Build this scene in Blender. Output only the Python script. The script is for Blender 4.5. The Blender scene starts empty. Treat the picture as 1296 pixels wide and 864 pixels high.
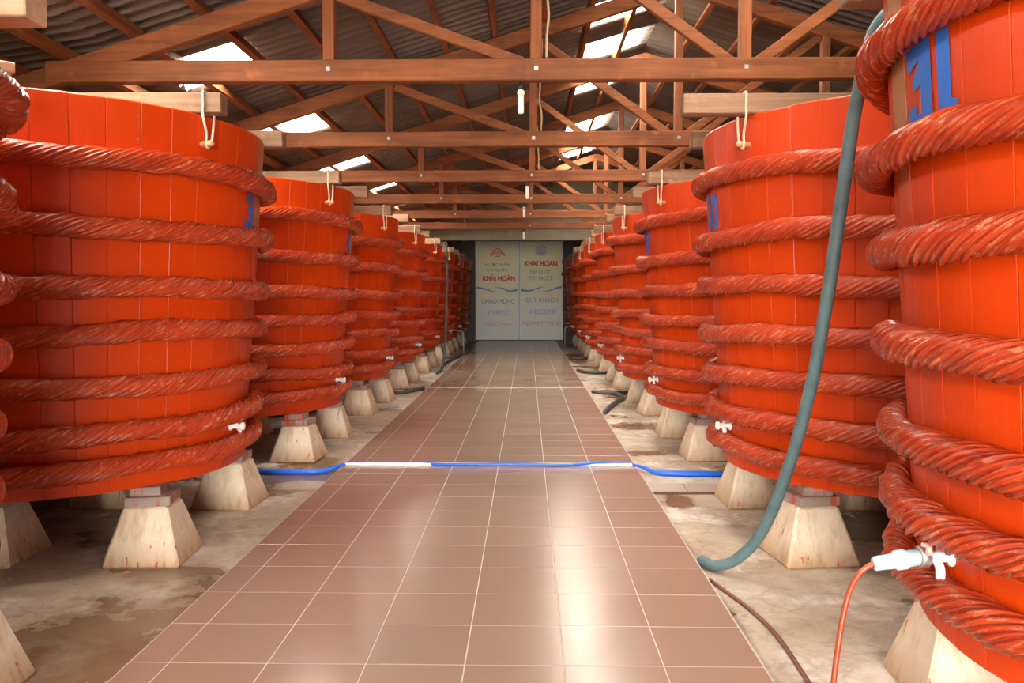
import bpy, bmesh, math, random
from mathutils import Vector, Matrix
random.seed(7)
PI = math.pi
scn = bpy.context.scene
C = scn.collection

# ------------------------------------------------------------------ camera, world, light, exposure
cam_d = bpy.data.cameras.new('camera')
cam = bpy.data.objects.new('camera', cam_d); C.objects.link(cam)
cam_d.sensor_width = 36.0
cam_d.lens = 1049.0 / 1296.0 * 36.0
cam_d.clip_end = 200
cam.location = (0, 0, 1.48)
cam.rotation_euler = (math.radians(90 - 3.11), 0, math.radians(1.04))
scn.camera = cam

W = bpy.data.worlds.new('overcast_sky'); scn.world = W
W.use_nodes = True
bg = W.node_tree.nodes['Background']
bg.inputs['Color'].default_value = (1.0, 0.95, 0.885, 1)
bg.inputs['Strength'].default_value = 42.0

vs = scn.view_settings
vs.view_transform = 'Standard'; vs.look = 'None'; vs.gamma = 1.0
vs.exposure = 0.40
vs.use_curve_mapping = False
scn.cycles.max_bounces = 8
scn.cycles.diffuse_bounces = 5
scn.cycles.sample_clamp_indirect = 8

def portal(name, loc, rot, sx, sy):
    """gives no light of its own: it only tells the renderer where the sky shows through an opening"""
    d = bpy.data.lights.new(name, 'AREA'); d.shape = 'RECTANGLE'
    d.size = sx; d.size_y = sy; d.cycles.is_portal = True
    o = bpy.data.objects.new(name, d); C.objects.link(o)
    o.location = loc; o.rotation_euler = rot
    return o
# the entrance at the front of the shed, behind the camera
DOOR_X0, DOOR_X1, DOOR_H = -2.2, 1.7, 3.0
portal('entrance_portal_offscreen', ((DOOR_X0 + DOOR_X1) / 2, -6.2, DOOR_H / 2), (math.radians(90), 0, 0), DOOR_X1 - DOOR_X0, DOOR_H)

# ------------------------------------------------------------------ helpers
def tag(o, label=None, cat=None, group=None, kind=None):
    if label: o['label'] = label
    if cat: o['category'] = cat
    if group: o['group'] = group
    if kind: o['kind'] = kind
    return o

def empty(name, loc=(0, 0, 0), rz=0.0, parent=None):
    o = bpy.data.objects.new(name, None); C.objects.link(o)
    o.location = loc; o.rotation_euler = (0, 0, rz); o.empty_display_size = 0.1
    if parent: o.parent = parent
    return o

def link(name, me, parent=None, loc=(0, 0, 0), rot=(0, 0, 0)):
    o = bpy.data.objects.new(name, me); C.objects.link(o)
    if parent: o.parent = parent
    o.location = loc; o.rotation_euler = rot
    return o

def mk(name, verts, faces, mat, smooth=False):
    me = bpy.data.meshes.new(name)
    me.from_pydata([tuple(v) for v in verts], [], faces)
    if mat: me.materials.append(mat)
    if smooth: me.polygons.foreach_set('use_smooth', [True] * len(me.polygons))
    me.update()
    return me

def fix_normals(me):
    bm = bmesh.new(); bm.from_mesh(me)
    bmesh.ops.recalc_face_normals(bm, faces=bm.faces)
    bm.to_mesh(me); bm.free(); me.update()
    return me

def box_mesh(name, size, mat, bevel=0.0, at=(0, 0, 0), taper=1.0):
    bm = bmesh.new()
    bmesh.ops.create_cube(bm, size=1)
    for v in bm.verts:
        t = taper if v.co.z > 0 else 1.0
        v.co = Vector((v.co.x * size[0] * t + at[0], v.co.y * size[1] * t + at[1], v.co.z * size[2] + at[2]))
    if bevel > 0:
        bmesh.ops.bevel(bm, geom=list(bm.edges), offset=bevel, segments=1, affect='EDGES', profile=0.5)
    me = bpy.data.meshes.new(name); bm.to_mesh(me); bm.free()
    me.materials.append(mat)
    return me

def beam_mesh(name, p0, p1, wide, deep, mat, up=(0, 1, 0), bevel=0.006):
    """rectangular timber from p0 to p1; wide along `up` cross axis, deep across it"""
    p0 = Vector(p0); p1 = Vector(p1); d = p1 - p0; L = d.length; d.normalize()
    u = Vector(up); s = d.cross(u).normalized(); u = s.cross(d).normalized()
    me = box_mesh(name, (L, wide, deep), mat, bevel)
    M = Matrix((d, u, s)).transposed().to_4x4()
    M.translation = (p0 + p1) / 2
    me.transform(M)
    return fix_normals(me)

def cr(points, per=8):
    P = [Vector(p) for p in points]
    P = [P[0] * 2 - P[1]] + P + [P[-1] * 2 - P[-2]]
    out = []
    for i in range(1, len(P) - 2):
        a, b, c, d = P[i - 1], P[i], P[i + 1], P[i + 2]
        for k in range(per):
            t = k / per
            out.append(0.5 * ((2 * b) + (c - a) * t + (2 * a - 5 * b + 4 * c - d) * t * t + (3 * b - a - 3 * c + d) * t ** 3))
    out.append(P[-2])
    return out

def tube_mesh(name, pts, r, mat, seg=10, per=8, cap=True, smooth_path=True):
    path = cr(pts, per) if smooth_path else [Vector(p) for p in pts]
    rad = r if callable(r) else (lambda t: r)
    verts, faces = [], []
    n = len(path); prev = None
    for i, p in enumerate(path):
        d = (path[min(i + 1, n - 1)] - path[max(i - 1, 0)]).normalized()
        if prev is None:
            a = Vector((0, 0, 1)) if abs(d.z) < 0.9 else Vector((1, 0, 0))
            u = d.cross(a).normalized()
        else:
            u = (prev - d * prev.dot(d)).normalized()
        prev = u; w = d.cross(u)
        rr = rad(i / (n - 1))
        for k in range(seg):
            t = 2 * PI * k / seg
            verts.append(p + (u * math.cos(t) + w * math.sin(t)) * rr)
    for i in range(n - 1):
        for k in range(seg):
            a = i * seg + k; b = i * seg + (k + 1) % seg
            faces.append((a, b, b + seg, a + seg))
    if cap:
        faces.append(tuple(range(seg))[::-1]); faces.append(tuple(range((n - 1) * seg, n * seg)))
    return fix_normals(mk(name, verts, faces, mat, True))

def lathe(name, prof, mat, seg=16, axis='z', smooth=True):
    verts, faces = [], []
    for (r, z) in prof:
        for k in range(seg):
            t = 2 * PI * k / seg
            v = (r * math.cos(t), r * math.sin(t), z)
            if axis == 'x': v = (z, v[0], v[1])
            verts.append(v)
    for i in range(len(prof) - 1):
        for k in range(seg):
            a = i * seg + k; b = i * seg + (k + 1) % seg
            faces.append((a, b, b + seg, a + seg))
    faces.append(tuple(range(seg))[::-1]); faces.append(tuple(range((len(prof) - 1) * seg, len(prof) * seg)))
    return fix_normals(mk(name, verts, faces, mat, smooth))

def join(name, meshes, mats=None):
    bm = bmesh.new(); idx = []; ml = []
    for me in meshes:
        n0 = len(bm.faces); bm.from_mesh(me); bm.faces.ensure_lookup_table()
        m = me.materials[0]
        if m not in ml: ml.append(m)
        for f in bm.faces[n0:]: f.material_index = ml.index(m)
    out = bpy.data.meshes.new(name); bm.to_mesh(out); bm.free()
    for m in ml: out.materials.append(m)
    return out

# ------------------------------------------------------------------ materials
class NT:
    def __init__(s, name):
        s.m = bpy.data.materials.new(name); s.m.use_nodes = True
        s.t = s.m.node_tree; s.n = s.t.nodes; s.b = s.n['Principled BSDF']
    def new(s, typ, **kw):
        x = s.n.new(typ)
        for k, v in kw.items():
            if k in x.inputs.keys(): s.put(x.inputs[k], v)
            else: setattr(x, k, v)
        return x
    def put(s, sock, v):
        if isinstance(v, bpy.types.NodeSocket): s.t.links.new(v, sock)
        else: sock.default_value = v
    def coord(s, which='Object'): return s.new('ShaderNodeTexCoord').outputs[which]
    def vadd(s, a, b):
        x = s.n.new('ShaderNodeVectorMath'); x.operation = 'ADD'; s.put(x.inputs[0], a); s.put(x.inputs[1], b); return x.outputs[0]
    def map(s, vec, scale=(1, 1, 1)):
        x = s.n.new('ShaderNodeMapping'); s.put(x.inputs['Vector'], vec); x.inputs['Scale'].default_value = scale; return x.outputs[0]
    def noise(s, vec, scale=5, detail=4, rough=.55, out='Fac'):
        x = s.n.new('ShaderNodeTexNoise'); s.put(x.inputs['Vector'], vec)
        x.inputs['Scale'].default_value = scale; x.inputs['Detail'].default_value = detail; x.inputs['Roughness'].default_value = rough
        return x.outputs[out]
    def math(s, op, a, b=0.0, clamp=False):
        x = s.n.new('ShaderNodeMath'); x.operation = op; x.use_clamp = clamp; s.put(x.inputs[0], a); s.put(x.inputs[1], b); return x.outputs[0]
    def ramp(s, fac, stops):
        x = s.n.new('ShaderNodeValToRGB'); s.put(x.inputs[0], fac); e = x.color_ramp.elements
        while len(e) < len(stops): e.new(0.5)
        for q, (p, c) in zip(e, stops):
            q.position = p; q.color = (c, c, c, 1) if isinstance(c, (int, float)) else (*c, 1)
        return x.outputs[0]
    def mix(s, fac, a, b, blend='MIX'):
        x = s.n.new('ShaderNodeMix'); x.data_type = 'RGBA'; x.blend_type = blend
        s.put(x.inputs[0], fac)
        for sock, v in ((x.inputs[6], a), (x.inputs[7], b)):
            s.put(sock, (*v, 1) if isinstance(v, tuple) and len(v) == 3 else v)
        return x.outputs[2]
    def sep(s, vec):
        x = s.n.new('ShaderNodeSeparateXYZ'); s.put(x.inputs[0], vec); return x.outputs
    def rnd(s): return s.new('ShaderNodeObjectInfo').outputs['Random']
    def bump(s, h, strength=.3, dist=.01):
        x = s.n.new('ShaderNodeBump'); s.put(x.inputs['Height'], h); x.inputs['Strength'].default_value = strength; x.inputs['Distance'].default_value = dist
        s.t.links.new(x.outputs[0], s.b.inputs['Normal'])
    def set(s, col=None, rough=None, metal=None, spec=None, coat=None):
        for k, v in (('Base Color', col), ('Roughness', rough), ('Metallic', metal), ('Specular IOR Level', spec), ('Coat Weight', coat)):
            if v is not None: s.put(s.b.inputs[k], (*v, 1) if isinstance(v, tuple) and len(v) == 3 else v)
        return s.m

def plain(name, col, rough=.5, metal=0.0, var=.12, scale=12):
    n = NT(name)
    f = n.noise(n.coord(), scale, 3)
    c = n.mix(f, tuple(x * (1 - var) for x in col), tuple(min(1, x * (1 + var)) for x in col))
    return n.set(c, rough, metal)

def m_red():
    n = NT('red_lacquered_wood')
    oc = n.coord(); r = n.rnd(); xyz = n.sep(oc)
    off = n.new('ShaderNodeCombineXYZ'); n.put(off.inputs[0], n.math('MULTIPLY', r, 37.0)); n.put(off.inputs[1], n.math('MULTIPLY', r, 91.0))
    p = n.vadd(oc, off.outputs[0])
    big = n.noise(n.map(p, (1.5, 1.5, .8)), 2.0, 4)
    streak = n.noise(n.map(p, (30, 30, .9)), 2.0, 5, .65)
    c = n.mix(big, (.50, .037, .0015), (.66, .060, .0025))
    c = n.mix(n.math('MULTIPLY', n.ramp(streak, [(.45, 0.), (.75, 1.)]), .25), c, (.48, .028, .003))
    c = n.mix(n.math('MULTIPLY', n.math('SUBTRACT', r, .5), .18, True), c, (.78, .085, .006))
    # pale salt drips that follow one edge of some staves
    ed = n.ramp(n.math('ABSOLUTE', n.math('SUBTRACT', xyz[1], .076)), [(0, 1.), (.006, 0.)])
    dots = n.ramp(n.noise(n.map(p, (60, 60, 9)), 2.2, 5, .7), [(.56, 0.), (.64, 1.)])
    some = n.math('GREATER_THAN', r, .6)
    drip = n.math('MULTIPLY', n.math('MULTIPLY', ed, dots), n.math('MULTIPLY', some, .6))
    c = n.mix(drip, c, (.80, .50, .38))
    chip = n.ramp(n.noise(p, 38, 4, .7), [(.73, 0.), (.77, 1.)])
    c = n.mix(n.math('MULTIPLY', chip, .55), c, (.75, .30, .14))
    ro = n.math('ADD', n.math('MULTIPLY', streak, .25), .24)
    n.bump(n.math('ADD', n.math('MULTIPLY', streak, .6), n.math('MULTIPLY', n.noise(p, 14, 3), .5)), .16, .006)
    return n.set(c, ro, spec=.32)

def m_bare():
    n = NT('bare_vat_wood'); oc = n.coord(); xyz = n.sep(oc)
    g = n.noise(n.map(oc, (45, 45, 1.5)), 2, 5, .7)
    tan = n.mix(g, (.26, .10, .035), (.58, .30, .13))
    red = n.mix(g, (.50, .032, .005), (.66, .075, .014))
    f = n.ramp(n.math('ADD', xyz[2], n.math('MULTIPLY', n.noise(oc, 9, 4), .5)), [(0.0, 0.), (1.0, 1.)])
    f = n.ramp(n.math('MULTIPLY', n.math('SUBTRACT', n.math('ADD', xyz[2], n.math('MULTIPLY', n.noise(oc, 9, 4), .35)), 1.95), 4.0), [(0., 0.), (1., 1.)])
    n.bump(g, .3, .004)
    return n.set(n.mix(f, red, tan), .5)

def m_rope():
    n = NT('red_twisted_cable'); uv = n.coord('UV'); r = n.rnd()
    off = n.new('ShaderNodeCombineXYZ'); n.put(off.inputs[0], n.math('MULTIPLY', r, 53.0))
    p = n.vadd(uv, off.outputs[0])
    st = n.noise(n.map(p, (7, 46, 1)), 1.0, 4, .6)
    fl = n.noise(n.map(p, (14, 22, 1)), 1.0, 4, .65)
    lo = n.noise(n.map(p, (1.2, 2, 1)), 1.0, 3)
    c = n.mix(n.ramp(st, [(.3, 0.), (.7, 1.)]), (.24, .016, .005), (.60, .062, .013))
    c = n.mix(n.math('MULTIPLY', n.ramp(lo, [(.4, 0.), (.7, 1.)]), .45), c, (.60, .080, .018))
    wear = n.math('MULTIPLY', n.ramp(fl, [(.55, 0.), (.62, 1.)]), n.ramp(lo, [(.36, 0.2), (.58, 1.)]))
    c = n.mix(n.math('MULTIPLY', wear, .55), c, (.66, .33, .15))
    n.bump(n.math('ADD', st, n.math('MULTIPLY', fl, .5)), .55, .010)
    return n.set(c, n.math('ADD', n.math('MULTIPLY', st, .08), .19), spec=.42)

def m_wood(name, dark, light, axis='x', rough=.65, grain=26):
    n = NT(name); oc = n.coord(); r = n.rnd()
    off = n.new('ShaderNodeCombineXYZ'); 
    for i, k in enumerate((13.0, 29.0, 7.0)): n.put(off.inputs[i], n.math('MULTIPLY', r, k))
    p = n.vadd(oc, off.outputs[0])
    sc = {'x': (1.2, grain, grain), 'y': (grain, 1.2, grain), 'z': (grain, grain, 1.2)}[axis]
    g = n.noise(n.map(p, sc), 1.0, 5, .65)
    big = n.noise(p, 2.2, 4)
    c = n.mix(n.ramp(g, [(.3, 0.), (.72, 1.)]), dark, light)
    c = n.mix(n.math('MULTIPLY', n.ramp(big, [(.45, 0.), (.7, 1.)]), .55), c, tuple(x * .55 for x in dark))
    c = n.mix(n.math('MULTIPLY', n.ramp(n.noise(p, 6, 5, .7), [(.6, 0.), (.72, 1.)]), .35), c, tuple(min(1, x * 1.5) for x in light))
    n.bump(g, .35, .006)
    return n.set(c, rough, spec=.3)

def m_tile():
    n = NT('brown_floor_tile'); oc = n.coord(); r = n.rnd(); gc = n.new('ShaderNodeNewGeometry').outputs['Position']
    c = n.mix(r, (.33, .212, .152), (.37, .245, .18))
    b = n.noise(gc, .6, 1)
    c = n.mix(n.math('MULTIPLY', b, .5), c, (.40, .30, .245))
    ro = n.math('ADD', n.math('MULTIPLY', n.noise(gc, 1.3, 1), .06), .195)
    return n.set(c, ro, spec=1.0)

def m_floor():
    n = NT('stained_concrete_floor'); gc = n.new('ShaderNodeNewGeometry').outputs['Position']
    a = n.noise(gc, 1.3, 7, .62); b = n.noise(n.vadd(gc, (7, 3, 0)), .75, 5, .6); d = n.noise(n.vadd(gc, (1, 9, 4)), 6, 6, .7)
    c = n.mix(n.ramp(a, [(.36, 0.), (.62, 1.)]), (.46, .36, .26), (.68, .59, .48))
    c = n.mix(n.math('MULTIPLY', n.ramp(d, [(.44, 0.), (.66, 1.)]), .45), c, (.30, .22, .15))
    st = n.ramp(b, [(.53, 0.), (.575, 1.)])
    c = n.mix(n.math('MULTIPLY', st, .80), c, (.17, .085, .035))
    c = n.mix(n.math('MULTIPLY', n.ramp(n.noise(n.vadd(gc, (3, 1, 8)), 1.6, 7, .68), [(.54, 0.), (.62, 1.)]), .75), c, (.84, .79, .72))
    def spot(x, y, rx, ry, soft=.35, wob=.9):
        q = n.sep(n.vadd(gc, (-x, -y, 0)))
        u = n.math('DIVIDE', q[0], rx); v = n.math('DIVIDE', q[1], ry)
        dd = n.math('SQRT', n.math('ADD', n.math('MULTIPLY', u, u), n.math('MULTIPLY', v, v)))
        dd = n.math('ADD', dd, n.math('MULTIPLY', n.math('SUBTRACT', n.noise(gc, 4.5, 6, .65), .5), wob * 2))
        return n.ramp(dd, [(max(.0, 1 - soft) * .999, 1.), (1., 0.)])
    for x, y, rx, ry in ((-1.95, 3.45, .55, .75), (1.13, 6.15, .15, .30), (1.32, 9.75, .35, .35), (-1.95, 7.6, .25, .35), (1.5, 12.6, .4, .4), (1.25, 20.5, .3, 2.0)):
        w = spot(x, y, rx, ry, .3); c = n.mix(n.math('MULTIPLY', w, .82), c, (.17, .085, .032)); st = n.math('MAXIMUM', st, w)
    vein = n.ramp(n.math('ABSOLUTE', n.math('SUBTRACT', n.noise(n.vadd(gc, (5, 2, 1)), 3.0, 5, .6), .5)), [(0., 1.), (.03, 0.)])
    c = n.mix(n.math('MULTIPLY', vein, .25), c, (.14, .09, .06))
    ro = n.math('SUBTRACT', .62, n.math('MULTIPLY', st, .36))
    n.bump(n.math('ADD', d, a), .25, .012)
    return n.set(c, ro, spec=.5)

def m_pedestal():
    n = NT('whitewashed_concrete'); oc = n.coord(); r = n.rnd(); xyz = n.sep(oc)
    off = n.new('ShaderNodeCombineXYZ'); n.put(off.inputs[0], n.math('MULTIPLY', r, 41.0)); n.put(off.inputs[1], n.math('MULTIPLY', r, 17.0))
    p = n.vadd(oc, off.outputs[0])
    a = n.noise(p, 7, 6, .65); v = n.noise(n.map(p, (11, 11, 1.3)), 1.4, 5, .62)
    c = n.mix(a, (.60, .47, .32), (.84, .75, .60))
    tide = n.ramp(n.math('ADD', xyz[2], n.math('MULTIPLY', n.math('SUBTRACT', v, .5), .28)), [(.0, 1.), (.15, 0.)])
    c = n.mix(n.math('MULTIPLY', tide, .85), c, (.33, .175, .07))
    c = n.mix(n.math('MULTIPLY', n.ramp(v, [(.47, 0.), (.66, 1.)]), .60), c, (.48, .29, .135))
    dr = n.math('MULTIPLY', n.ramp(n.noise(n.map(p, (24, 24, .7)), 1.2, 3, .5), [(.665, 0.), (.69, 1.)]), n.ramp(n.noise(p, 4, 3), [(.42, 0.), (.5, 1.)]))
    c = n.mix(n.math('MULTIPLY', dr, .85), c, (.42, .035, .02))
    n.bump(a, .3, .01)
    return n.set(c, .8)

def m_block():
    n = NT('grey_timber_with_paint_drips'); oc = n.coord(); r = n.rnd()
    off = n.new('ShaderNodeCombineXYZ'); n.put(off.inputs[0], n.math('MULTIPLY', r, 23.0)); n.put(off.inputs[1], n.math('MULTIPLY', r, 61.0))
    p = n.vadd(oc, off.outputs[0])
    g = n.noise(n.map(p, (3, 3, 40)), 1, 5, .65)
    c = n.mix(g, (.16, .115, .09), (.42, .34, .29))
    dr = n.ramp(n.noise(n.map(p, (9, 9, 2.5)), 1.3, 5, .7), [(.52, 0.), (.60, 1.)])
    c = n.mix(n.math('MULTIPLY', dr, .85), c, (.46, .04, .015))
    n.bump(g, .4, .006)
    return n.set(c, .7)

def m_roof():
    n = NT('weathered_fibre_cement'); gc = n.new('ShaderNodeNewGeometry').outputs['Position']; r = n.rnd()
    a = n.noise(n.map(gc, (1.2, 9, 1)), 1.0, 5, .65); b = n.noise(gc, .9, 4)
    c = n.mix(a, (.055, .043, .036), (.20, .165, .14))
    c = n.mix(n.math('MULTIPLY', r, .35), c, (.24, .19, .155))
    c = n.mix(n.math('MULTIPLY', n.ramp(b, [(.45, 0.), (.65, 1.)]), .5), c, (.09, .055, .04))
    return n.set(c, .9, spec=.2)

def m_sky_panel():
    n = NT('clear_roof_panel'); t = n.t
    tr = n.n.new('ShaderNodeBsdfTransparent'); tr.inputs[0].default_value = (1, .97, .92, 1)
    tl = n.n.new('ShaderNodeBsdfTranslucent'); tl.inputs[0].default_value = (.9, .87, .8, 1)
    mx = n.n.new('ShaderNodeMixShader'); mx.inputs[0].default_value = .35
    t.links.new(tr.outputs[0], mx.inputs[1]); t.links.new(tl.outputs[0], mx.inputs[2])
    t.links.new(mx.outputs[0], n.n['Material Output'].inputs['Surface'])
    n.n.remove(n.b)
    return n.m

def m_plaster(name, a, b):
    n = NT(name); gc = n.new('ShaderNodeNewGeometry').outputs['Position']
    f = n.noise(gc, 1.4, 6, .6); g = n.noise(n.map(gc, (5, 5, .6)), 1.0, 5, .65)
    c = n.mix(f, a, b)
    c = n.mix(n.math('MULTIPLY', n.ramp(g, [(.5, 0.), (.7, 1.)]), .35), c, tuple(x * .6 for x in a))
    return n.set(c, .85)

def m_print():
    n = NT('printed_door_film'); z = n.sep(n.coord())[2]
    f = n.math('DIVIDE', z, 3.3)
    c = n.ramp(f, [(0.0, (.74, .79, .72)), (.35, (.82, .84, .70)), (.55, (.90, .80, .48)), (.8, (.90, .79, .42)), (1.0, (.88, .74, .40))])
    return n.set(c, .4)

RED, BARE, ROPE = m_red(), m_bare(), m_rope()
TRUSS = m_wood('red_brown_truss_timber', (.135, .036, .010), (.30, .098, .027), 'x')
TRUSSV = m_wood('red_brown_post_timber', (.15, .040, .012), (.31, .100, .030), 'z')
PURLIN = m_wood('red_brown_purlin_timber', (.135, .036, .010), (.30, .098, .027), 'y')
PLANK = m_wood('weathered_plank_timber', (.19, .105, .058), (.37, .225, .135), 'x')
PALE = m_wood('fresh_plank_timber', (.58, .38, .23), (.80, .60, .42), 'x')
TILE, FLOOR, PED, BLOCK, ROOF, SKYP = m_tile(), m_floor(), m_pedestal(), m_block(), m_roof(), m_sky_panel()
GROUT = plain('pale_grout', (.62, .55, .48), .8)
WALL = m_plaster('olive_grey_plaster', (.18, .15, .095), (.27, .235, .16))
WALLD = m_plaster('dark_grey_blockwork', (.10, .09, .075), (.17, .15, .12))
BLUE = plain('blue_stencil_paint', (.015, .16, .62), .45)
WHITE = plain('white_plastic', (.82, .80, .75), .35, var=.05)
WHITEM = plain('white_painted_metal', (.86, .86, .83), .4, var=.03)
DARKM = plain('dark_socket_plastic', (.02, .02, .02), .4)
CORD = plain('cream_cord', (.74, .60, .42), .8)
PEGM = plain('bare_peg_wood', (.60, .34, .17), .7)
STEEL = plain('galvanised_steel', (.45, .43, .40), .4, .8)
GREENH = plain('grey_green_hose_rubber', (.085, .145, .155), .5, var=.45, scale=14)
BLACKH = plain('dark_grey_hose_rubber', (.06, .065, .065), .5, var=.3)
BLUEH = plain('bright_blue_hose', (.005, .13, .75), .3)
BROWNH = plain('thin_brown_hose', (.16, .05, .03), .45)
ORANGEH = plain('translucent_orange_hose', (.34, .06, .02), .3)
LBLUE = plain('pale_blue_plastic', (.42, .60, .68), .35, var=.06)
PINK = plain('pink_plastic', (.80, .40, .36), .4)
PRINT = m_print()
WIRE = plain('pale_cable_sheath', (.42, .28, .18), .7)

def ink(name, col): return plain(name, col, .45, var=.02)
INK_RED, INK_GREY, INK_BLUE, INK_PINK = ink('red_ink', (.72, .05, .05)), ink('slate_ink', (.22, .30, .36)), ink('sky_blue_ink', (.30, .50, .72)), ink('pink_ink', (.78, .28, .36))
INK_ORANGE, INK_WAVE, INK_VIOLET, INK_PALE, INK_PALEB = ink('orange_ink', (.78, .22, .03)), ink('wave_blue_ink', (.10, .30, .70)), ink('violet_ink', (.45, .16, .34)), ink('pale_ink', (.86, .62, .60)), ink('pale_blue_ink', (.55, .62, .66))

# ------------------------------------------------------------------ dimensions
YF, YE = -6.2, 27.9            # entrance wall, end wall
XL, XR, XRIDGE = -5.0, 7.86, 1.43
SIDE = -0.05                   # side floor level; walkway top is 0
SL, KINK = .315, -3.02
def roof_h(x):
    x = x if x <= XRIDGE else 2 * XRIDGE - x
    if x >= KINK: return 4.53 - SL * (XRIDGE - x)
    return 4.53 - SL * (XRIDGE - KINK) - .12 * (KINK - x)

# ------------------------------------------------------------------ floor, walls, walkway
fl = link('floor', box_mesh('floor', (XR - XL + .4, YE + 14.4, .2), FLOOR, at=((XL + XR) / 2, (YE - 14) / 2, SIDE - .1)))
tag(fl, kind='structure')

def slab(name, pts, y0, y1, mat):
    """polygon in XZ extruded along Y"""
    n = len(pts)
    v = [(x, y0, z) for x, z in pts] + [(x, y1, z) for x, z in pts]
    f = [tuple(range(n)), tuple(range(n, 2 * n))[::-1]] + [(i, i + n, (i + 1) % n + n, (i + 1) % n) for i in range(n)]
    return fix_normals(mk(name, v, f, mat))
tag(link('wall_left', box_mesh('wall_left', (.15, YE - YF, 2.95), WALLD, at=(XL - .07, (YE + YF) / 2, 1.4))), kind='structure')
tag(link('wall_right', box_mesh('wall_right', (.15, YE - YF, 2.95), WALLD, at=(XR + .07, (YE + YF) / 2, 1.4))), kind='structure')
top = lambda x: roof_h(x) + .03
gable = [(XR, top(XR)), (2 * XRIDGE - KINK, top(KINK)), (XRIDGE, top(XRIDGE)), (KINK, top(KINK)), (XL, top(XL))]
tag(link('wall_front', slab('wall_front', [(XL, SIDE), (DOOR_X0, SIDE), (DOOR_X0, DOOR_H), (DOOR_X1, DOOR_H), (DOOR_X1, SIDE), (XR, SIDE)] + gable, YF, YF + .15, WALLD)), kind='structure')
tag(link('wall_back', slab('wall_back', [(XL, SIDE), (XR, SIDE)] + gable, YE, YE + .15, WALLD)), kind='structure')
YP = 20.5
tag(link('wall_partition', slab('wall_partition', [(-3.4, 3.10), (6.26, 3.10), (6.26, roof_h(6.26) - .05), (2 * XRIDGE - KINK, roof_h(KINK) - .05), (XRIDGE, roof_h(XRIDGE) - .05), (KINK, roof_h(KINK) - .05), (-3.4, roof_h(-3.4) - .05)], YP, YP + .12, WALL)), kind='structure')
tag(link('trim_lintel', box_mesh('trim_lintel', (XR - XL, .2, .25), WALL, .01, at=((XL + XR) / 2, YP + .06, 2.98 + .005))), kind='structure')

ww = link('walkway', box_mesh('walkway', (2.57, YE + 3.2, .045), GROUT, at=(-.33, (YE - 3.2) / 2, -.0240)))
tag(ww, kind='structure')
cols = [(.95 - .4 * k, .95 - .4 * (k + 1)) for k in range(6)] + [(-1.45, -1.612)]
tile_me = box_mesh('tile', (.3945, .3945, .012), TILE, .0012)
tile_nm = box_mesh('tile_cut', (.158, .3945, .012), TILE, .0012)
tr = random.Random(3)
rest = []
r0 = 3.258 - .4 * 3
for j in range(-12, 64):
    y = r0 + .4 * j + .2
    if y > YE - .2: break
    for i, (a, b) in enumerate(cols):
        me = tile_me if i < 6 else tile_nm
        loc = ((a + b) / 2, y, -.006 + tr.uniform(-.0004, .0004))
        if 0 <= j < 42:
            link('tile', me, ww, loc, (tr.gauss(0, .0008), tr.gauss(0, .0008), 0))
        else:
            m = me.copy(); m.transform(Matrix.Translation(loc)); rest.append(m)
tag(link('tiling', join('tiling', rest), ww), kind='stuff')
for m in rest: bpy.data.meshes.remove(m)

# ------------------------------------------------------------------ roof
ceil = tag(empty('ceiling'), kind='structure')
CELL = .79; WV = CELL / 6; AMP = .026
rows = [1.45, .60, -.305, -1.21, -2.115, -2.80, -3.95, -5.2]
def sheet_mesh(name, x0, x1, mat, mirror=False, over=.06):
    """x0 upper edge, x1 lower edge, corrugated along y, local origin at cell start"""
    v, f = [], []; n = 6 * 8
    x1 -= over * (x1 > -5)
    for i in range(n + 5):
        y = CELL * i / n
        w = AMP * math.cos(2 * PI * y / WV)
        for x, lift in ((x0, 0.0 - .006 * y / CELL), (x1, .012 - .006 * y / CELL)):
            v.append((x if not mirror else 2 * XRIDGE - x, y, roof_h(min(x, XRIDGE)) + w + lift))
    for i in range(n + 4):
        a = 2 * i; f.append((a, a + 1, a + 3, a + 2))
    return mk(name, v, f, mat, True)
SH = {}
for mir in (False, True):
    for k in range(7):
        SH[(k, mir)] = sheet_mesh('roof_sheet', rows[k], rows[k + 1], ROOF, mir)
sky_l = sheet_mesh('skylight_panel', rows[4], rows[5], SKYP, False)
sky_r = sheet_mesh('skylight_panel', rows[0], rows[1], SKYP, False)
y_first = 6.15 - CELL * 13
LEFT_SKY = set(range(4, 30, 3))
RIGHT_SKY = {7, 10, 13, 15, 17, 19, 22, 23, 26, 28}
loose = []
for j in range(-3, 41):
    y = y_first + CELL * j
    for mir in (False, True):
        for k in range(7):
            if not mir and ((k == 4 and j in LEFT_SKY) or (k == 0 and j in RIGHT_SKY)):
                sh = .27 if (k == 0 and j == 15) else 0.0
                o = link('skylight_panel', sky_l if k == 4 else sky_r, ceil, (0, y + sh, 0))
                xa, xb = rows[k], rows[k + 1]
                seen = j >= (13 if k == 4 else 15)     # nearer panels of the two rows lie above the picture
                portal('skylight_portal' if seen else 'skylight_portal_offscreen', ((xa + xb) / 2, y + sh + CELL / 2, (roof_h(min(xa, XRIDGE)) + roof_h(xb)) / 2 + .10), (0, -math.atan(SL), 0), (xa - xb) * 1.0, CELL)
            elif 9 <= j <= 30 and (not mir or k <= 4):
                o = link('roof_sheet', SH[(k, mir)], ceil, (0, y, 0))
                if k == 0 and not mir and j == 14: o.scale[1] = 1.34      # a longer sheet, then a cut one
                if k == 0 and not mir and j == 16: o.location[1] += .27; o.scale[1] = .66
            else:
                m = SH[(k, mir)].copy(); m.transform(Matrix.Translation((0, y, 0))); loose.append(m)
tag(link('roof_sheeting', join('roof_sheeting', loose), ceil), kind='stuff')
for m in loose: bpy.data.meshes.remove(m)
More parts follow.
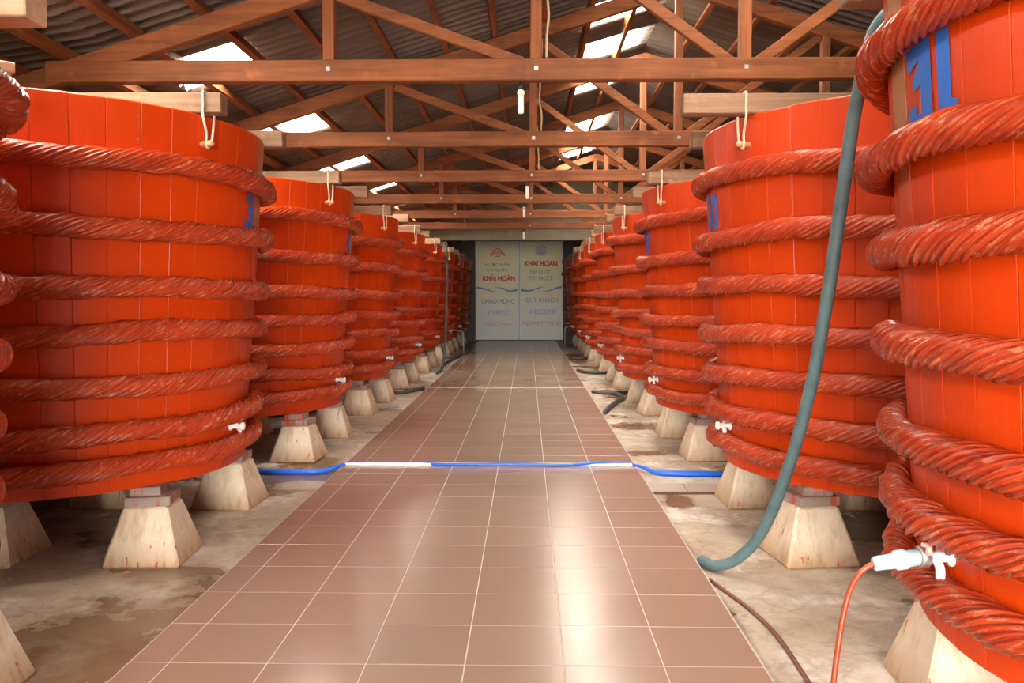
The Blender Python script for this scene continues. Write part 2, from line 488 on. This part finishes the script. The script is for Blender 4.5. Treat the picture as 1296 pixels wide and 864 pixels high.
link('ridge_cap', slab('ridge_cap', [(XRIDGE - .2, roof_h(XRIDGE - .2) + .035), (XRIDGE, roof_h(XRIDGE) + .045), (XRIDGE + .2, roof_h(XRIDGE - .2) + .035), (XRIDGE + .2, roof_h(XRIDGE - .2) + .055), (XRIDGE, roof_h(XRIDGE) + .065), (XRIDGE - .2, roof_h(XRIDGE - .2) + .055)], YF, YE, ROOF), ceil)
pur = box_mesh('purlin', (.05, YE - YF, .075), PURLIN)
for k in range(13):
    x = 1.05 - .452 * k
    for s in (0, 1):
        X = x if not s else 2 * XRIDGE - x
        sl = math.atan(SL if x > KINK else .12) * (-1 if not s else 1)
        link('purlin', pur, ceil, (X, (YE + YF) / 2, roof_h(x) - .066), (0, sl, 0))

# ------------------------------------------------------------------ trusses
def raft(x): return roof_h(x) - .17
TY = [5.5 + 2.37 * k for k in range(6)]
def truss_parts():
    P = []
    P.append(('tie_beam', beam_mesh('tie_beam', (-3.16, 0, 2.95), (6.0, 0, 2.95), .085, .138, TRUSS)))
    P.append(('rafter', beam_mesh('rafter', (-3.36, .0, raft(KINK) - SL * .34), (XRIDGE + .02, 0, raft(XRIDGE)), .075, .13, TRUSS)))
    P.append(('rafter', beam_mesh('rafter', (6.22, .0, raft(KINK) - SL * .34), (XRIDGE - .02, 0, raft(XRIDGE)), .075, .13, TRUSS)))
    px = [1.41 + 1.352 * k for k in range(-3, 4)]
    for i, x in enumerate(px):
        if i in (0, 6): continue
        w = .075
        P.append(('king_post' if i == 3 else 'post', beam_mesh('post', (x, 0, 2.93), (x, 0, raft(x) - .02), w, w, TRUSSV)))
    for a, b in ((1, 2), (2, 3), (5, 4), (4, 3)):
        sgn = 1 if px[b] > px[a] else -1
        P.append(('strut', beam_mesh('strut', (px[a] + .05 * sgn, .012, raft(px[a]) - .06), (px[b] - .09 * sgn, .012, 3.0), .045, .075, TRUSS)))
    for x in px[1:6]:
        P.append(('bolt', box_mesh('bolt', (.032, .016, .032), STEEL, .004, at=(x, -.047, 2.955))))
    return P
tp = truss_parts()
ORD = ['first', 'second', 'third', 'fourth', 'fifth', 'sixth', 'seventh', 'eighth', 'ninth']
for k, y in enumerate(TY):
    t = empty('roof_truss', (0, y, 0))
    tag(t, f'red-brown timber roof truss, {ORD[5 - k]} from the grey gable partition above the aisle', 'roof truss', 'roof trusses over the aisle')
    for nm, me in tp: link(nm, me, t)
wr = random.Random(11)
for k in range(3):
    pts = [(.125 + wr.uniform(-.015, .015), TY[k] - .05, 3.02 + i * .14) for i in range(8)]
    pts[-1] = (.10, TY[k] - .02, raft(.1) - .07)
    tag(link('electric_cable', tube_mesh('electric_cable', pts, .009, WIRE, 6, 4)),
        f'pale slack cable beside the post of the {ORD[5 - k]} truss from the partition', 'cable', 'cables on the truss posts')

# lamps: compact fluorescent bulbs hanging under tie beams
def lamp_meshes():
    cap = lathe('socket', [(.008, .0), (.008, -.02), (.019, -.024), (.019, -.05), (.015, -.055)], DARKM, 12)
    base = lathe('ballast', [(.012, -.052), (.024, -.066), (.024, -.085), (.018, -.088)], WHITE, 14)
    return cap, base
em = plain('white_bulb_glass', (.88, .86, .82), .25, var=.03)
cap, base = lamp_meshes()
legs = []
for a in range(3):
    t = a * PI / 3; c, s = math.cos(t) * .013, math.sin(t) * .013
    legs.append(tube_mesh('glass_tube', [(c, s, -.085), (c, s, -.19), (c * .7, s * .7, -.205), (-c * .7, -s * .7, -.205), (-c, -s, -.19), (-c, -s, -.085)], .0062, em, 8, 4))
for k, x in ((0, -.042), (2, 0.0), (3, -.045), (5, -.07)):
    l = empty('hanging_bulb', (x, TY[k] - .0, 2.884))
    tag(l, f'white fluorescent tube bulb hanging under the {ORD[5 - k]} truss from the partition', 'light bulb', 'bulbs under the trusses')
    link('socket', cap, l); link('ballast', base, l)
    for g in legs: link('glass_tube', g, l)

# ------------------------------------------------------------------ vats
ZB, ZT, RB, RT = .383, 2.54, 1.16, 1.325
NST = 46; THK = .05
def rad_at(z): return RB + (RT - RB) * (z - ZB) / (ZT - ZB)
def stave_mesh(name, mat, half=None, bottom=ZB, top=ZT, n=4):
    A = 2 * PI / NST / 2
    gap = .0012 / RB; ch = .003 / RB
    v, f = [], []
    prof = [(-A + gap / 2, -.0022), (-A + gap / 2 + ch, 0)] + [(-A + ch + gap / 2 + (2 * A - 2 * ch - gap) * i / n, 0) for i in range(1, n)] + [(A - gap / 2 - ch, 0), (A - gap / 2, -.0022)]
    outer = prof; k = len(prof)
    zs = [bottom, bottom + .006, top - .008, top]
    for zi, z in enumerate(zs):
        dr = -.006 if zi in (0, 3) else 0
        for a, d in outer:
            r = rad_at(z) + d + dr
            v.append((r * math.cos(a), r * math.sin(a), z))
        for a in (A - gap / 2, -A + gap / 2):
            r = rad_at(z) - THK
            v.append((r * math.cos(a), r * math.sin(a), z))
    w = k + 2
    for i in range(3):
        for j in range(w):
            a = i * w + j; b = i * w + (j + 1) % w
            f.append((a, b, b + w, a + w))
    f.append(tuple(range(w))[::-1]); f.append(tuple(range(3 * w, 4 * w)))
    return fix_normals(mk(name, v, f, mat))
stave_red = stave_mesh('stave', RED)
stave_bare = stave_mesh('stave', BARE)
far_body = []
for i in range(NST):
    m = stave_red.copy(); m.transform(Matrix.Rotation(2 * PI * i / NST, 4, 'Z')); far_body.append(m)
body_me = join('vat_wall', far_body)
for m in far_body: bpy.data.meshes.remove(m)
lid_me = lathe('lid', [(RT - THK + .01, ZT - .16), (RT - THK + .01, ZT - .12)], PLANK, 48, smooth=False)
bot_me = lathe('bottom_board', [(RB - .012, ZB + .002), (RB - .012, ZB + .05)], BLOCK, 48, smooth=False)

def rope_mesh(z, seed, r0=.058, segs=288, strands=13):
    rg = random.Random(seed)
    R = rad_at(z) + r0 * .86
    per = 3; m = strands * per; turns = 13
    amp = [rg.uniform(.92, 1.06) for _ in range(strands)]
    ph = [rg.uniform(0, 2 * PI) for _ in range(8)]
    verts, faces, uvs = [], [], []
    for i in range(segs):
        th = 2 * PI * i / segs
        rr = r0 * (1 + .045 * math.sin(5 * th + ph[0]) + .035 * math.sin(11 * th + ph[1]) + .02 * math.sin(23 * th + ph[2]))
        dz = .012 * math.sin(2 * th + ph[3]) + .007 * math.sin(5 * th + ph[4]) + .004 * math.sin(9 * th + ph[5])
        for k in range(m):
            s = k // per; q = k % per
            a = 2 * PI * k / m + turns * th
            rad = rr * (amp[s] * (1.02 if q else .80))
            rad *= 1 + .05 * math.sin(3 * 2 * PI * k / m)
            x = math.cos(a) * rad; y = math.sin(a) * rad * 1.04
            rx = R + x
            verts.append((rx * math.cos(th), rx * math.sin(th), z + dz + y))
    for i in range(segs):
        i2 = (i + 1) % segs
        for k in range(m):
            k2 = (k + 1) % m
            # strands keep their index; at the closing seam the section has made whole turns
            faces.append((i * m + k, i * m + k2, i2 * m + k2, i2 * m + k))
            u0, u1 = i / segs * 8.6, (i + 1) / segs * 8.6
            w0, w1 = k / m, (k + 1) / m
            uvs += [u0, w0, u0, w1, u1, w1, u1, w0]
    me = mk('rope_hoop', verts, faces, ROPE, True)
    lay = me.uv_layers.new(name='UVMap'); lay.data.foreach_set('uv', uvs)
    me.update()
    return fix_normals(me) if False else me
ROPE_Z = [2.205, 1.85, 1.525, 1.255, 1.00, .745, .53]
ROPE_Z31 = [2.265, 1.95, 1.645, 1.32, 1.01, .78, .565]
rope_me = [rope_mesh(z, 10 + i) for i, z in enumerate(ROPE_Z)]
rope_me31 = [rope_mesh(z, 30 + i) for i, z in enumerate(ROPE_Z31)]

def text_mesh(body, mat, w, h, bold=0.0, name='lettering'):
    cu = bpy.data.curves.new('t', 'FONT'); cu.body = body; cu.align_x = 'CENTER'; cu.align_y = 'CENTER'
    cu.resolution_u = 3; cu.offset = bold
    o = bpy.data.objects.new('t', cu); C.objects.link(o)
    dg = bpy.context.evaluated_depsgraph_get()
    me = bpy.data.meshes.new_from_object(o.evaluated_get(dg)); bpy.data.objects.remove(o)
    xs = [v.co.x for v in me.vertices]; ys = [v.co.y for v in me.vertices]
    cx, cy = (min(xs) + max(xs)) / 2, (min(ys) + max(ys)) / 2
    sx, sy = w / (max(xs) - min(xs)), h / (max(ys) - min(ys))
    for v in me.vertices: v.co = ((v.co.x - cx) * sx, (v.co.y - cy) * sy, 0)
    me.materials.clear(); me.materials.append(mat); me.name = name
    return me

G3 = [(0, 1), (.56, 1), (.56, .02), (.50, 0), (0, 0), (.0, .26), (.21, .26), (.21, .15), (.33, .15), (.33, .50), (.16, .44), (.12, .58), (.30, .74), (.30, .80), (.06, .70), (0, .74)]
G1 = [(.68, 1), (.90, 1), (.90, .16), (1.0, .14), (1.0, 0), (.68, 0)]
def stencil31(w, h):
    v = [((a - .5) * w, (b - .5) * h, 0) for a, b in G3 + G1]
    return mk('painted_number', v, [tuple(range(len(G3)))[::-1], tuple(range(len(G3), len(v)))[::-1]], BLUE)
def wrap_number(body, w, h, zc):
    me = stencil31(w, h) if body == '31' else text_mesh(body, BLUE, w, h, .035, 'painted_number')
    bm = bmesh.new(); bm.from_mesh(me)
    bmesh.ops.triangulate(bm, faces=bm.faces)
    for _ in range(2): bmesh.ops.subdivide_edges(bm, edges=[e for e in bm.edges if e.calc_length() > .03], cuts=1)
    bmesh.ops.triangulate(bm, faces=bm.faces)
    for v in bm.verts:
        z = zc + v.co.y; r = rad_at(z) + .0035; a = v.co.x / r
        v.co = (r * math.cos(a), r * math.sin(a), z)
    bm.to_mesh(me); bm.free(); me.update()
    return me

# tap pieces (local: sticks out along +x from the stave at the origin)
tap_body = join('tap', [lathe('a', [(.030, -.02), (.030, .012), (.017, .016), (.017, .075), (.026, .078), (.026, .095), (.012, .10)], WHITE, 14, 'x'),
                        tube_mesh('b', [(.05, 0, .0), (.05, .012, -.012), (.05, .03, -.03), (.05, .033, -.06)], .014, WHITE, 10, 3)])
tap_handle = join('tap_handle', [lathe('a', [(.010, .012), (.010, .04), (.006, .042)], WHITE, 10), box_mesh('b', (.062, .016, .012), WHITE, .003, at=(.0, 0, .045))])
peg_me = lathe('peg', [(.017, -.03), (.017, .085), (.013, .09)], PEGM, 10, 'x')

plank_me = box_mesh('plank', (2.72, .11, .115), PLANK, .006)
plank_pale = box_mesh('plank', (2.72, .15, .115), PALE, .006)
ped_me = box_mesh('concrete_pedestal', (.44, .44, .33), PED, .014, at=(0, 0, .165), taper=.56)
blk_lo = box_mesh('wood_block', (.25, .25, .055), BLOCK, .005)
blk_hi = box_mesh('wood_block', (.17, .20, .053), BLOCK, .005)

vr = random.Random(21)
def vat(side, k, y, first_group):
    """side -1: row facing vat 31, +1: row of vat 31; k counted from the double doors (0 = next to them)"""
    x = -3.10 if side < 0 else 2.50
    is31 = side > 0 and k == 8
    face = 0.0 if side < 0 else PI            # the aisle side
    row = 'in the row facing vat 31' if side < 0 else 'in the row of vat 31'
    vn = 'vat 31' if is31 else f'{ORD[k]} vat from doors, ' + ('row facing vat 31' if side < 0 else 'row of vat 31')
    t = empty('wooden_vat', (x, y, 0))
    lab = 'red rope-bound wooden vat marked 31 in blue with a hose on its tap' if is31 else f'red rope-bound wooden vat, {ORD[k]} from the double doors, {row}'
    tag(t, lab, 'vat', 'red wooden vats along the aisle')
    near = y < 18.5
    if near:
        a0 = vr.uniform(0, 2 * PI / NST)
        # the bare stave sits just past the number, on the side towards the doors
        step = 2 * PI / NST
        target = (face + (.165 if side < 0 else -.165)) % (2 * PI)
        if is31: target = (PI - .155) % (2 * PI)
        ib = round((target - a0) / step) % NST
        for i in range(NST):
            a = a0 + step * i
            d = vr.uniform(-.0009, .0009)
            link('stave', stave_bare if i == ib else stave_red, t, (d * math.cos(a), d * math.sin(a), vr.uniform(-.005, .0)), (0, 0, a))
    else:
        link('vat_wall', body_me, t, (0, 0, 0), (0, 0, vr.uniform(0, 6)))
    link('lid', lid_me, t); link('bottom_board', bot_me, t)
    for i, me in enumerate(rope_me31 if is31 else rope_me):
        j = vr.uniform(-.018, .018)
        link('rope_hoop', me, t, (0, 0, j), (vr.gauss(0, .004), vr.gauss(0, .004), vr.uniform(0, 2 * PI)))
    num = {(1, 8): '31', (1, 7): '30', (1, 6): '29', (-1, 7): '3', (-1, 6): '4'}.get((side, k))
    if num:
        zc = 2.13 if is31 else 2.03
        me = wrap_number(num, .30 if len(num) == 2 else .15, .245 if is31 else .235, zc)
        tag(link('painted_number', me, t, (0, 0, 0), (0, 0, face)), f'blue painted number {num}')
    # tap, on the aisle side just above the lowest hoop
    ta = face + (-.09 if side < 0 else .09) if not is31 else PI - .01
    zt = .64 if not is31 else .672
    rr = rad_at(zt) - .004
    tp_ = link('tap', tap_body, t, (rr * math.cos(ta), rr * math.sin(ta), zt), (0, 0, ta))
    h = link('tap_handle', tap_handle, tp_, (.045, 0, 0), (0, 0, .5))
    if is31:
        h.location = (.085, .03, .004)
        h.data = tap_handle.copy(); h.data.materials.clear(); h.data.materials.append(PINK)
    # two planks across the rim, the outer one tied down to a peg
    for q, dy in ((0, -.55), (1, .83 if side < 0 and k == 8 else .55)):
        over = (.14 if side < 0 else (.40 if k == 7 else .17)) if q == 0 else (.17 if side < 0 else .15)
        over += vr.uniform(-.03, .03)
        rim = math.sqrt(RT ** 2 - dy ** 2)
        xe = x - side * (rim + over)            # aisle end
        px = xe + side * 1.36
        pale = (side < 0 and k == 8)
        o = link('plank', plank_pale if pale else plank_me, None, (px, y + dy, ZT + .0575 + .001), (0, 0, vr.gauss(0, .006)))
        tag(o, f'untied door-side plank across {vn}' if q else f'plank tied with cord across {vn}', 'plank', 'planks lying across the vat rims')
    ang = math.asin(-.55 / RT)
    aa = ang if side < 0 else PI - ang
    zp = 2.37; rp = rad_at(zp)
    link('peg', peg_me, t, (rp * math.cos(aa), rp * math.sin(aa), zp), (0, 0, aa))
    # cord: over the plank, down in front, round the peg, back up behind
    if y < 24:
        e = Vector((x + (RT + .012) * math.cos(aa), 0, 0)); pegx = x + (rp + .045) * math.cos(aa); pegy = y + (rp + .045) * math.sin(aa)
        pf, pb = y - .55 - .062, y - .55 + .062
        tz = ZT + .115 + .008; s = -side
        xo = x + (RT + .03) * math.cos(aa)
        if pale: pf -= .02; pb += .02
        pts = [(xo, pf, ZT + .03), (xo, pf - .001, tz - .02), (xo, pf + .012, tz), (xo, pb - .012, tz), (xo, pb, tz - .02), (xo + s * .02, pb - .01, ZT + .01),
               (pegx + s * .02, pegy + .024, zp + .03), (pegx + s * .004, pegy + .016, zp - .016), (pegx, pegy - .004, zp - .024), (pegx, pegy - .02, zp + .004), (pegx - s * .0, pegy - .01, zp + .06), (xo, pf - .003, ZT - .02), (xo, pf - .002, ZT + .03)]
        o = link('tie_cord', tube_mesh('tie_cord', pts, .0075, CORD, 7, 4))
        tag(o, f'cream cord tying plank to peg on {vn}', 'cord', 'cords tying planks to vat pegs')
    # pedestals and timber blocks
    o0 = .93 if side < 0 else .83
    xs = [o0, -.0, -.9] if first_group else [o0, -.9]
    for xi, dx in enumerate(xs):
        for dy in (-.64, .64):
            if dx == -.0 and dy > 0 and side > 0 and k == 8: pass
            rot = vr.gauss(0, .06)
            X = x - side * dx + vr.uniform(-.02, .02); Y = y - .04 + dy + vr.uniform(-.03, .03)
            sd = 'aisle side' if dx > .5 else ('middle' if abs(dx) < .1 else 'wall side')
            de = 'door end' if dy > 0 else 'away from doors'
            o = link('concrete_pedestal', ped_me, None, (X, Y, SIDE), (0, 0, rot))
            tag(o, f'concrete pedestal, {sd}, {de}, under {vn}', 'pedestal', 'concrete pedestals under the vats')
            b = link('wood_block', blk_lo, None, (X, Y, SIDE + .33 + .0272), (0, 0, rot + vr.gauss(0, .05)))
            tag(b, f'lower block, {sd}, {de}, under {vn}', 'wood block', 'blocks on the pedestals')
            b = link('wood_block', blk_hi, None, (X - side * -.02, Y, SIDE + .33 + .055 + .026), (0, 0, rot + vr.gauss(0, .08)))
            tag(b, f'upper block, {sd}, {de}, under {vn}', 'wood block', 'blocks on the pedestals')
    return t
LY = [2.42 + 3.0 * i for i in range(9)]
RY = [2.55, 5.5] + [8.5 + 2.983 * i for i in range(7)]
for i, y in enumerate(LY): vat(-1, 8 - i, y, i < 3)
for i, y in enumerate(RY): vat(1, 8 - i, y, i < 3)

# stray board end on the vat at the front of the facing row
tag(link('board_offcut', box_mesh('board_offcut', (.72, .11, .05), PALE, .004), None, (-2.72, 3.74, ZT + .026), (0, 0, .84)),
    'pale thin board end on the ninth vat from the doors, row facing vat 31', 'board')

# ------------------------------------------------------------------ doors at the end of the aisle
YD = YE - .04
door = tag(empty('door_1', (0, YD, 0)), kind='structure')
S = 27.80 / 1049 / 5.08
def dz(cy): return 3.325 - (cy - 132) * S
def dx(cx): return (580 + cx / 5.08 - 667) / 1049 * 27.80
def flat(me, parent, x, z, name='lettering', off=-.031):
    return link(name, me, parent, (x, off, z), (PI / 2, 0, 0))
def ribbon(name, pts, wid, mat):
    v, f = [], []
    P = cr([(a, b, 0) for a, b in pts], 10); n = len(P)
    for i, p in enumerate(P):
        d = (P[min(i + 1, n - 1)] - P[max(i - 1, 0)]).normalized(); q = Vector((-d.y, d.x, 0)) * wid(i / (n - 1)) / 2
        v += [p + q, p - q]
    f = [(2 * i, 2 * i + 1, 2 * i + 3, 2 * i + 2) for i in range(n - 1)]
    return fix_normals(mk(name, v, f, mat))
def disc(name, rx, ry, mat, n=24, a0=0, a1=2 * PI):
    v = [(rx * math.cos(a0 + (a1 - a0) * i / n), ry * math.sin(a0 + (a1 - a0) * i / n), 0) for i in range(n + (a1 - a0 < 6))]
    return mk(name, v, [tuple(range(len(v)))], mat)
for (c0, c1) in ((110, 391), (393, 672)):
    x0, x1 = dx(c0), dx(c1); cx, w = (x0 + x1) / 2, x1 - x0
    pn = link('door_panel', box_mesh('door_panel', (w - .03, .05, 3.28), PRINT, 0, at=(0, 0, 1.67)), door, (cx, 0, 0))
    for nm, sz, at in (('frame_stile', (.05, .07, 3.30), (-w / 2 + .025, 0, 1.675)), ('frame_stile', (.05, .07, 3.30), (w / 2 - .025, 0, 1.675)),
                       ('frame_rail', (w - .1, .07, .05), (0, 0, 3.30)), ('frame_rail', (w - .1, .07, .05), (0, 0, .05))):
        link(nm, box_mesh(nm, sz, WHITEM, .006, at=at), pn)
    L = c0 == 110
    if L:
        T = [('NƯỚC MẮM', 175, 328, 277, 30, INK_GREY, .0), ('PHÚ QUỐC', 183, 315, 313, 30, INK_GREY, .0), ('KHẢI HOÀN', 157, 365, 366, 44, INK_RED, .06),
             ('CHÀO MỪNG', 150, 360, 512, 40, INK_GREY, 0), ('WARMLY', 185, 328, 588, 30, INK_BLUE, 0), ('СЕРДЕЧНО', 172, 345, 668, 32, INK_PINK, 0)]
    else:
        T = [('KHAI HOAN', 425, 637, 275, 34, INK_RED, .06), ('PHU QUOC', 460, 593, 333, 28, INK_GREY, 0), ('FISH SAUCE', 450, 605, 368, 28, INK_GREY, 0),
             ('QUÝ KHÁCH', 432, 638, 508, 38, INK_GREY, 0), ('WELCOME', 450, 628, 584, 32, INK_BLUE, 0), ('ПРИВЕТСТВУЮ', 415, 665, 662, 32, INK_PINK, 0)]
    for body, a, b, cy, hh, mat, bold in T:
        flat(text_mesh(body, mat, (b - a) * S, hh * S, bold), pn, dx((a + b) / 2) - cx, dz(cy))
    # emblem
    if L:
        ex, ez = dx(252) - cx, dz(198)
        flat(disc('emblem', .175, .17, INK_ORANGE, 20, 0, PI), pn, ex, ez - .06, 'emblem')
        flat(disc('emblem_face', .115, .10, PRINT, 18, 0, PI), pn, ex, ez - .03, 'emblem_face', -.033)
        flat(ribbon('emblem_tick', [(-.06, -.01), (-.01, 0), (.07, .045)], lambda t: .022, INK_GREY), pn, ex, ez + .01, 'emblem_tick', -.035)
        flat(ribbon('emblem_banner', [(-.25, -.03), (-.12, .01), (0, .02), (.12, .01), (.25, -.03)], lambda t: .085, INK_ORANGE), pn, ex, ez - .09, 'emblem_banner', -.034)
        flat(ribbon('emblem_banner', [(-.14, 0), (0, .012), (.14, 0)], lambda t: .03, INK_PALE), pn, ex, ez - .085, 'emblem_line', -.036)
        flat(ribbon('emblem_foot', [(-.1, 0), (0, -.015), (.1, 0)], lambda t: .04, INK_ORANGE), pn, ex, ez - .15, 'emblem_foot', -.034)
    else:
        ex, ez = dx(534) - cx, dz(195)
        flat(disc('emblem', .22, .17, INK_PALE, 28), pn, ex, ez, 'emblem')
        for zz, ww_, mt in ((.13, .26, INK_VIOLET), (.075, .30, INK_PALEB), (-.005, .32, INK_VIOLET), (-.07, .30, INK_GREY), (-.125, .22, INK_VIOLET)):
            flat(ribbon('emblem_line', [(-ww_ / 2, -.02), (0, .01), (ww_ / 2, -.02)], lambda t: .028, mt), pn, ex, ez + zz, 'emblem_line', -.033)
    # wave
    hw = w / 2 - .05; wz = dz(440)
    if L:
        flat(ribbon('wave', [(-hw, .05), (-.45, .02), (-.15, -.07), (.1, -.10)], lambda t: .065 * (1 - t) + .008, INK_WAVE), pn, 0, wz, 'wave')
        flat(ribbon('wave', [(-.1, .07), (.15, .04), (.4, -.06), (hw, -.02)], lambda t: .008 + .075 * t, INK_WAVE), pn, 0, wz, 'wave', -.032)
    else:
        flat(ribbon('wave', [(-hw, -.03), (-.4, -.05), (-.1, .04), (.1, .10)], lambda t: .075 * (1 - t) + .008, INK_WAVE), pn, 0, wz, 'wave')
        flat(ribbon('wave', [(.05, -.06), (.25, -.05), (.5, .04), (hw, .08)], lambda t: .008 + .07 * t, INK_WAVE), pn, 0, wz, 'wave', -.032)

# ------------------------------------------------------------------ hoses and floor things
def thing(name, me, label, cat, group=None): return tag(link(name, me), label, cat, group)
thing('hose', tube_mesh('hose', [(2.0, 3.35, 2.60), (1.70, 3.55, 2.72), (1.52, 3.66, 2.66), (1.45, 3.72, 2.35), (1.425, 3.80, 1.95), (1.405, 3.90, 1.50), (1.375, 4.02, 1.05), (1.325, 4.18, .62), (1.25, 4.36, .24), (1.15, 4.48, .05), (1.05, 4.55, -.012), (.99, 4.66, -.018)], .030, GREENH, 14, 10),
      'thick grey-green hose drooping from the top of vat 31 to the walkway edge', 'hose')
thing('thin_hose', tube_mesh('thin_hose', [(.985, 4.40, -.04), (1.02, 4.25, -.04), (1.08, 4.0, -.04), (1.12, 3.7, -.04), (1.115, 3.3, -.04), (1.09, 2.8, -.04), (1.12, 2.2, -.04)], .010, BROWNH, 8),
      'thin brown hose lying on the floor along the walkway edge', 'hose')
# coupling on the tap of vat 31
ta = PI - .01; rr = rad_at(.672) + .085
tx, ty = 2.50 + rr * math.cos(ta), 2.55 + rr * math.sin(ta)
cp = empty('hose_coupling', (tx, ty, .672), 0)
tag(cp, 'pale blue plastic hose coupling pushed onto the tap of vat 31', 'coupling')
me = lathe('sleeve', [(.026, .02), (.026, -.05), (.031, -.055), (.031, -.085), (.024, -.09), (.022, -.15), (.018, -.155)], LBLUE, 14, 'x')
link('sleeve', me, cp, (0, 0, 0), (0, math.radians(7), 0) if False else (0, -math.radians(9), 0))
link('clamp', lathe('clamp', [(.034, .012), (.034, -.012), (.030, -.016)], STEEL, 14, 'x'), cp)
cx_, cz_ = tx - .15 * math.cos(math.radians(9)), .672 - .15 * math.sin(math.radians(9))
thing('orange_hose', tube_mesh('orange_hose', [(cx_ + .03, ty, cz_ + .004), (cx_ - .03, ty, cz_ - .015), (cx_ - .075, ty + .01, cz_ - .10), (cx_ - .11, ty, cz_ - .28), (cx_ - .135, ty - .02, cz_ - .50), (cx_ - .14, ty - .06, cz_ - .60), (cx_ - .11, ty - .22, SIDE + .011), (cx_ - .06, ty - .6, SIDE + .010)], .009, ORANGEH, 10),
      'thin orange hose hanging from the coupling on vat 31 to the floor', 'hose')
# blue hose crossing the walkway beside a white strip
thing('floor_strip', box_mesh('floor_strip', (2.52, .04, .020), WHITEM, .003, at=(-.34, 7.20, .0102)), 'narrow white strip laid across the brown tiled walkway', 'strip')
bh = [(-3.4, 7.05, SIDE + .026), (-2.6, 7.03, SIDE + .026), (-1.95, 7.02, SIDE + .026), (-1.74, 7.06, SIDE + .028), (-1.58, 7.20, .010), (-1.3, 7.232, .012), (-.95, 7.225, .013), (-.72, 7.168, .013), (-.1, 7.160, .020), (.35, 7.166, .014), (.62, 7.20, .026), (.74, 7.225, .014), (.88, 7.232, .012), (1.0, 7.16, .0), (1.12, 7.04, SIDE + .028), (1.4, 7.0, SIDE + .026), (1.9, 7.0, SIDE + .026), (2.6, 7.1, SIDE + .026)]
def bh_r(t):
    u = t * 17
    e = min(max((u - 2.6) / 1.4, 0), 1) * min(max((14.2 - u) / 1.4, 0), 1)
    return .0245 * (1 - e) + .0125 * e
thing('blue_hose', tube_mesh('blue_hose', bh, bh_r, BLUEH, 12, 8), 'bright blue hose crossing the walkway at the white strip', 'hose')
# dark hoses on the side floors
def fpt(px, py, z=SIDE + .02, dz_=0):
    y = (1.48 - z) * 1049 / (py - 375.0); return ((px - 667) / 1049 * y, y, z + dz_)
def fhose(pix, r, mat, label, group=None):
    thing('floor_hose', tube_mesh('floor_hose', [fpt(a, b, SIDE + r) for a, b in pix], r, mat, 8, 6), label, 'hose', group)
tag(link('trim_joint', box_mesh('trim_joint', (2.56, .03, .006), STEEL, .001, at=(-.33, 13.45, .002))), kind='structure')
fhose([(766, 522), (772, 515), (781, 508), (789, 503), (780, 498), (765, 497), (750, 495.5)], .03, BLACKH, 'dark kinked hose on the floor beside the seventh vat pedestals, row of vat 31')
fhose([(830, 494), (790, 496), (765, 496.5)], .026, BLACKH, 'straight dark hose reaching from under a vat to the kinked hose')
fhose([(731, 468), (745, 471), (765, 471.5), (790, 470)], .03, BLACKH, 'grey hose across the floor gap in the row of vat 31, beyond the kinked hose')
fhose([(720, 452), (735, 453.5), (755, 452), (780, 450)], .03, BLACKH, 'short dark hose near the doors in the row of vat 31')
fhose([(470, 497), (500, 497.5), (520, 495), (535, 491)], .03, BLACKH, 'dark hose lying by the pedestals in the row facing vat 31')
fhose([(560, 462), (572, 455), (582, 450), (600, 447)], .035, BLACKH, 'dark hose heap on the floor by the third vat, row facing vat 31')
# vertical hose hanging against a vat of the facing row
yv = 16.5
thing('hanging_hose', tube_mesh('hanging_hose', [(-2.1, 17.42, 2.50), (-1.88, 17.38, 2.60), (-1.72, 17.30, 2.54), (-1.66, 17.2, 2.2), (-1.655, 17.1, 1.6), (-1.66, 16.9, .8), (-1.68, 16.8, .3), (-1.72, 16.6, .02), (-1.76, 16.1, SIDE + .03)], .028, BLACKH, 10),
      'dark hose hanging down from a vat top in the row facing vat 31', 'hose')
# small bent spout pipes near the doors
def spout(x, y, sgn, label):
    thing('bent_pipe', tube_mesh('bent_pipe', [(x, y, SIDE + .002), (x, y, .45), (x + sgn * .03, y, .53), (x + sgn * .14, y, .57), (x + sgn * .42, y, .60)], .022, STEEL, 8, 5), label, 'pipe', 'bent pipes near the doors')
spout(1.16, 25.3, 1, 'bent grey pipe near the doors in the row of vat 31')
spout(-1.70, 22.1, -1, 'bent grey pipe near the doors in the row facing vat 31')
# drain cover slab beside the blue hose
ds = empty('drain_cover', (1.25, 6.55, SIDE))
tag(ds, 'square concrete drain cover in the floor by the blue hose', 'drain cover')
link('slab', box_mesh('slab', (.27, .30, .012), plain('pale_slab', (.50, .42, .33), .7), .003, at=(-.145, 0, .006)), ds)
link('slab', box_mesh('slab', (.27, .30, .012), plain('pale_slab', (.47, .38, .30), .7), .003, at=(.145, 0, .006)), ds)
link('rim', box_mesh('rim', (.60, .03, .016), plain('rust_rim', (.12, .05, .03), .7), .003, at=(0, -.17, .008)), ds)
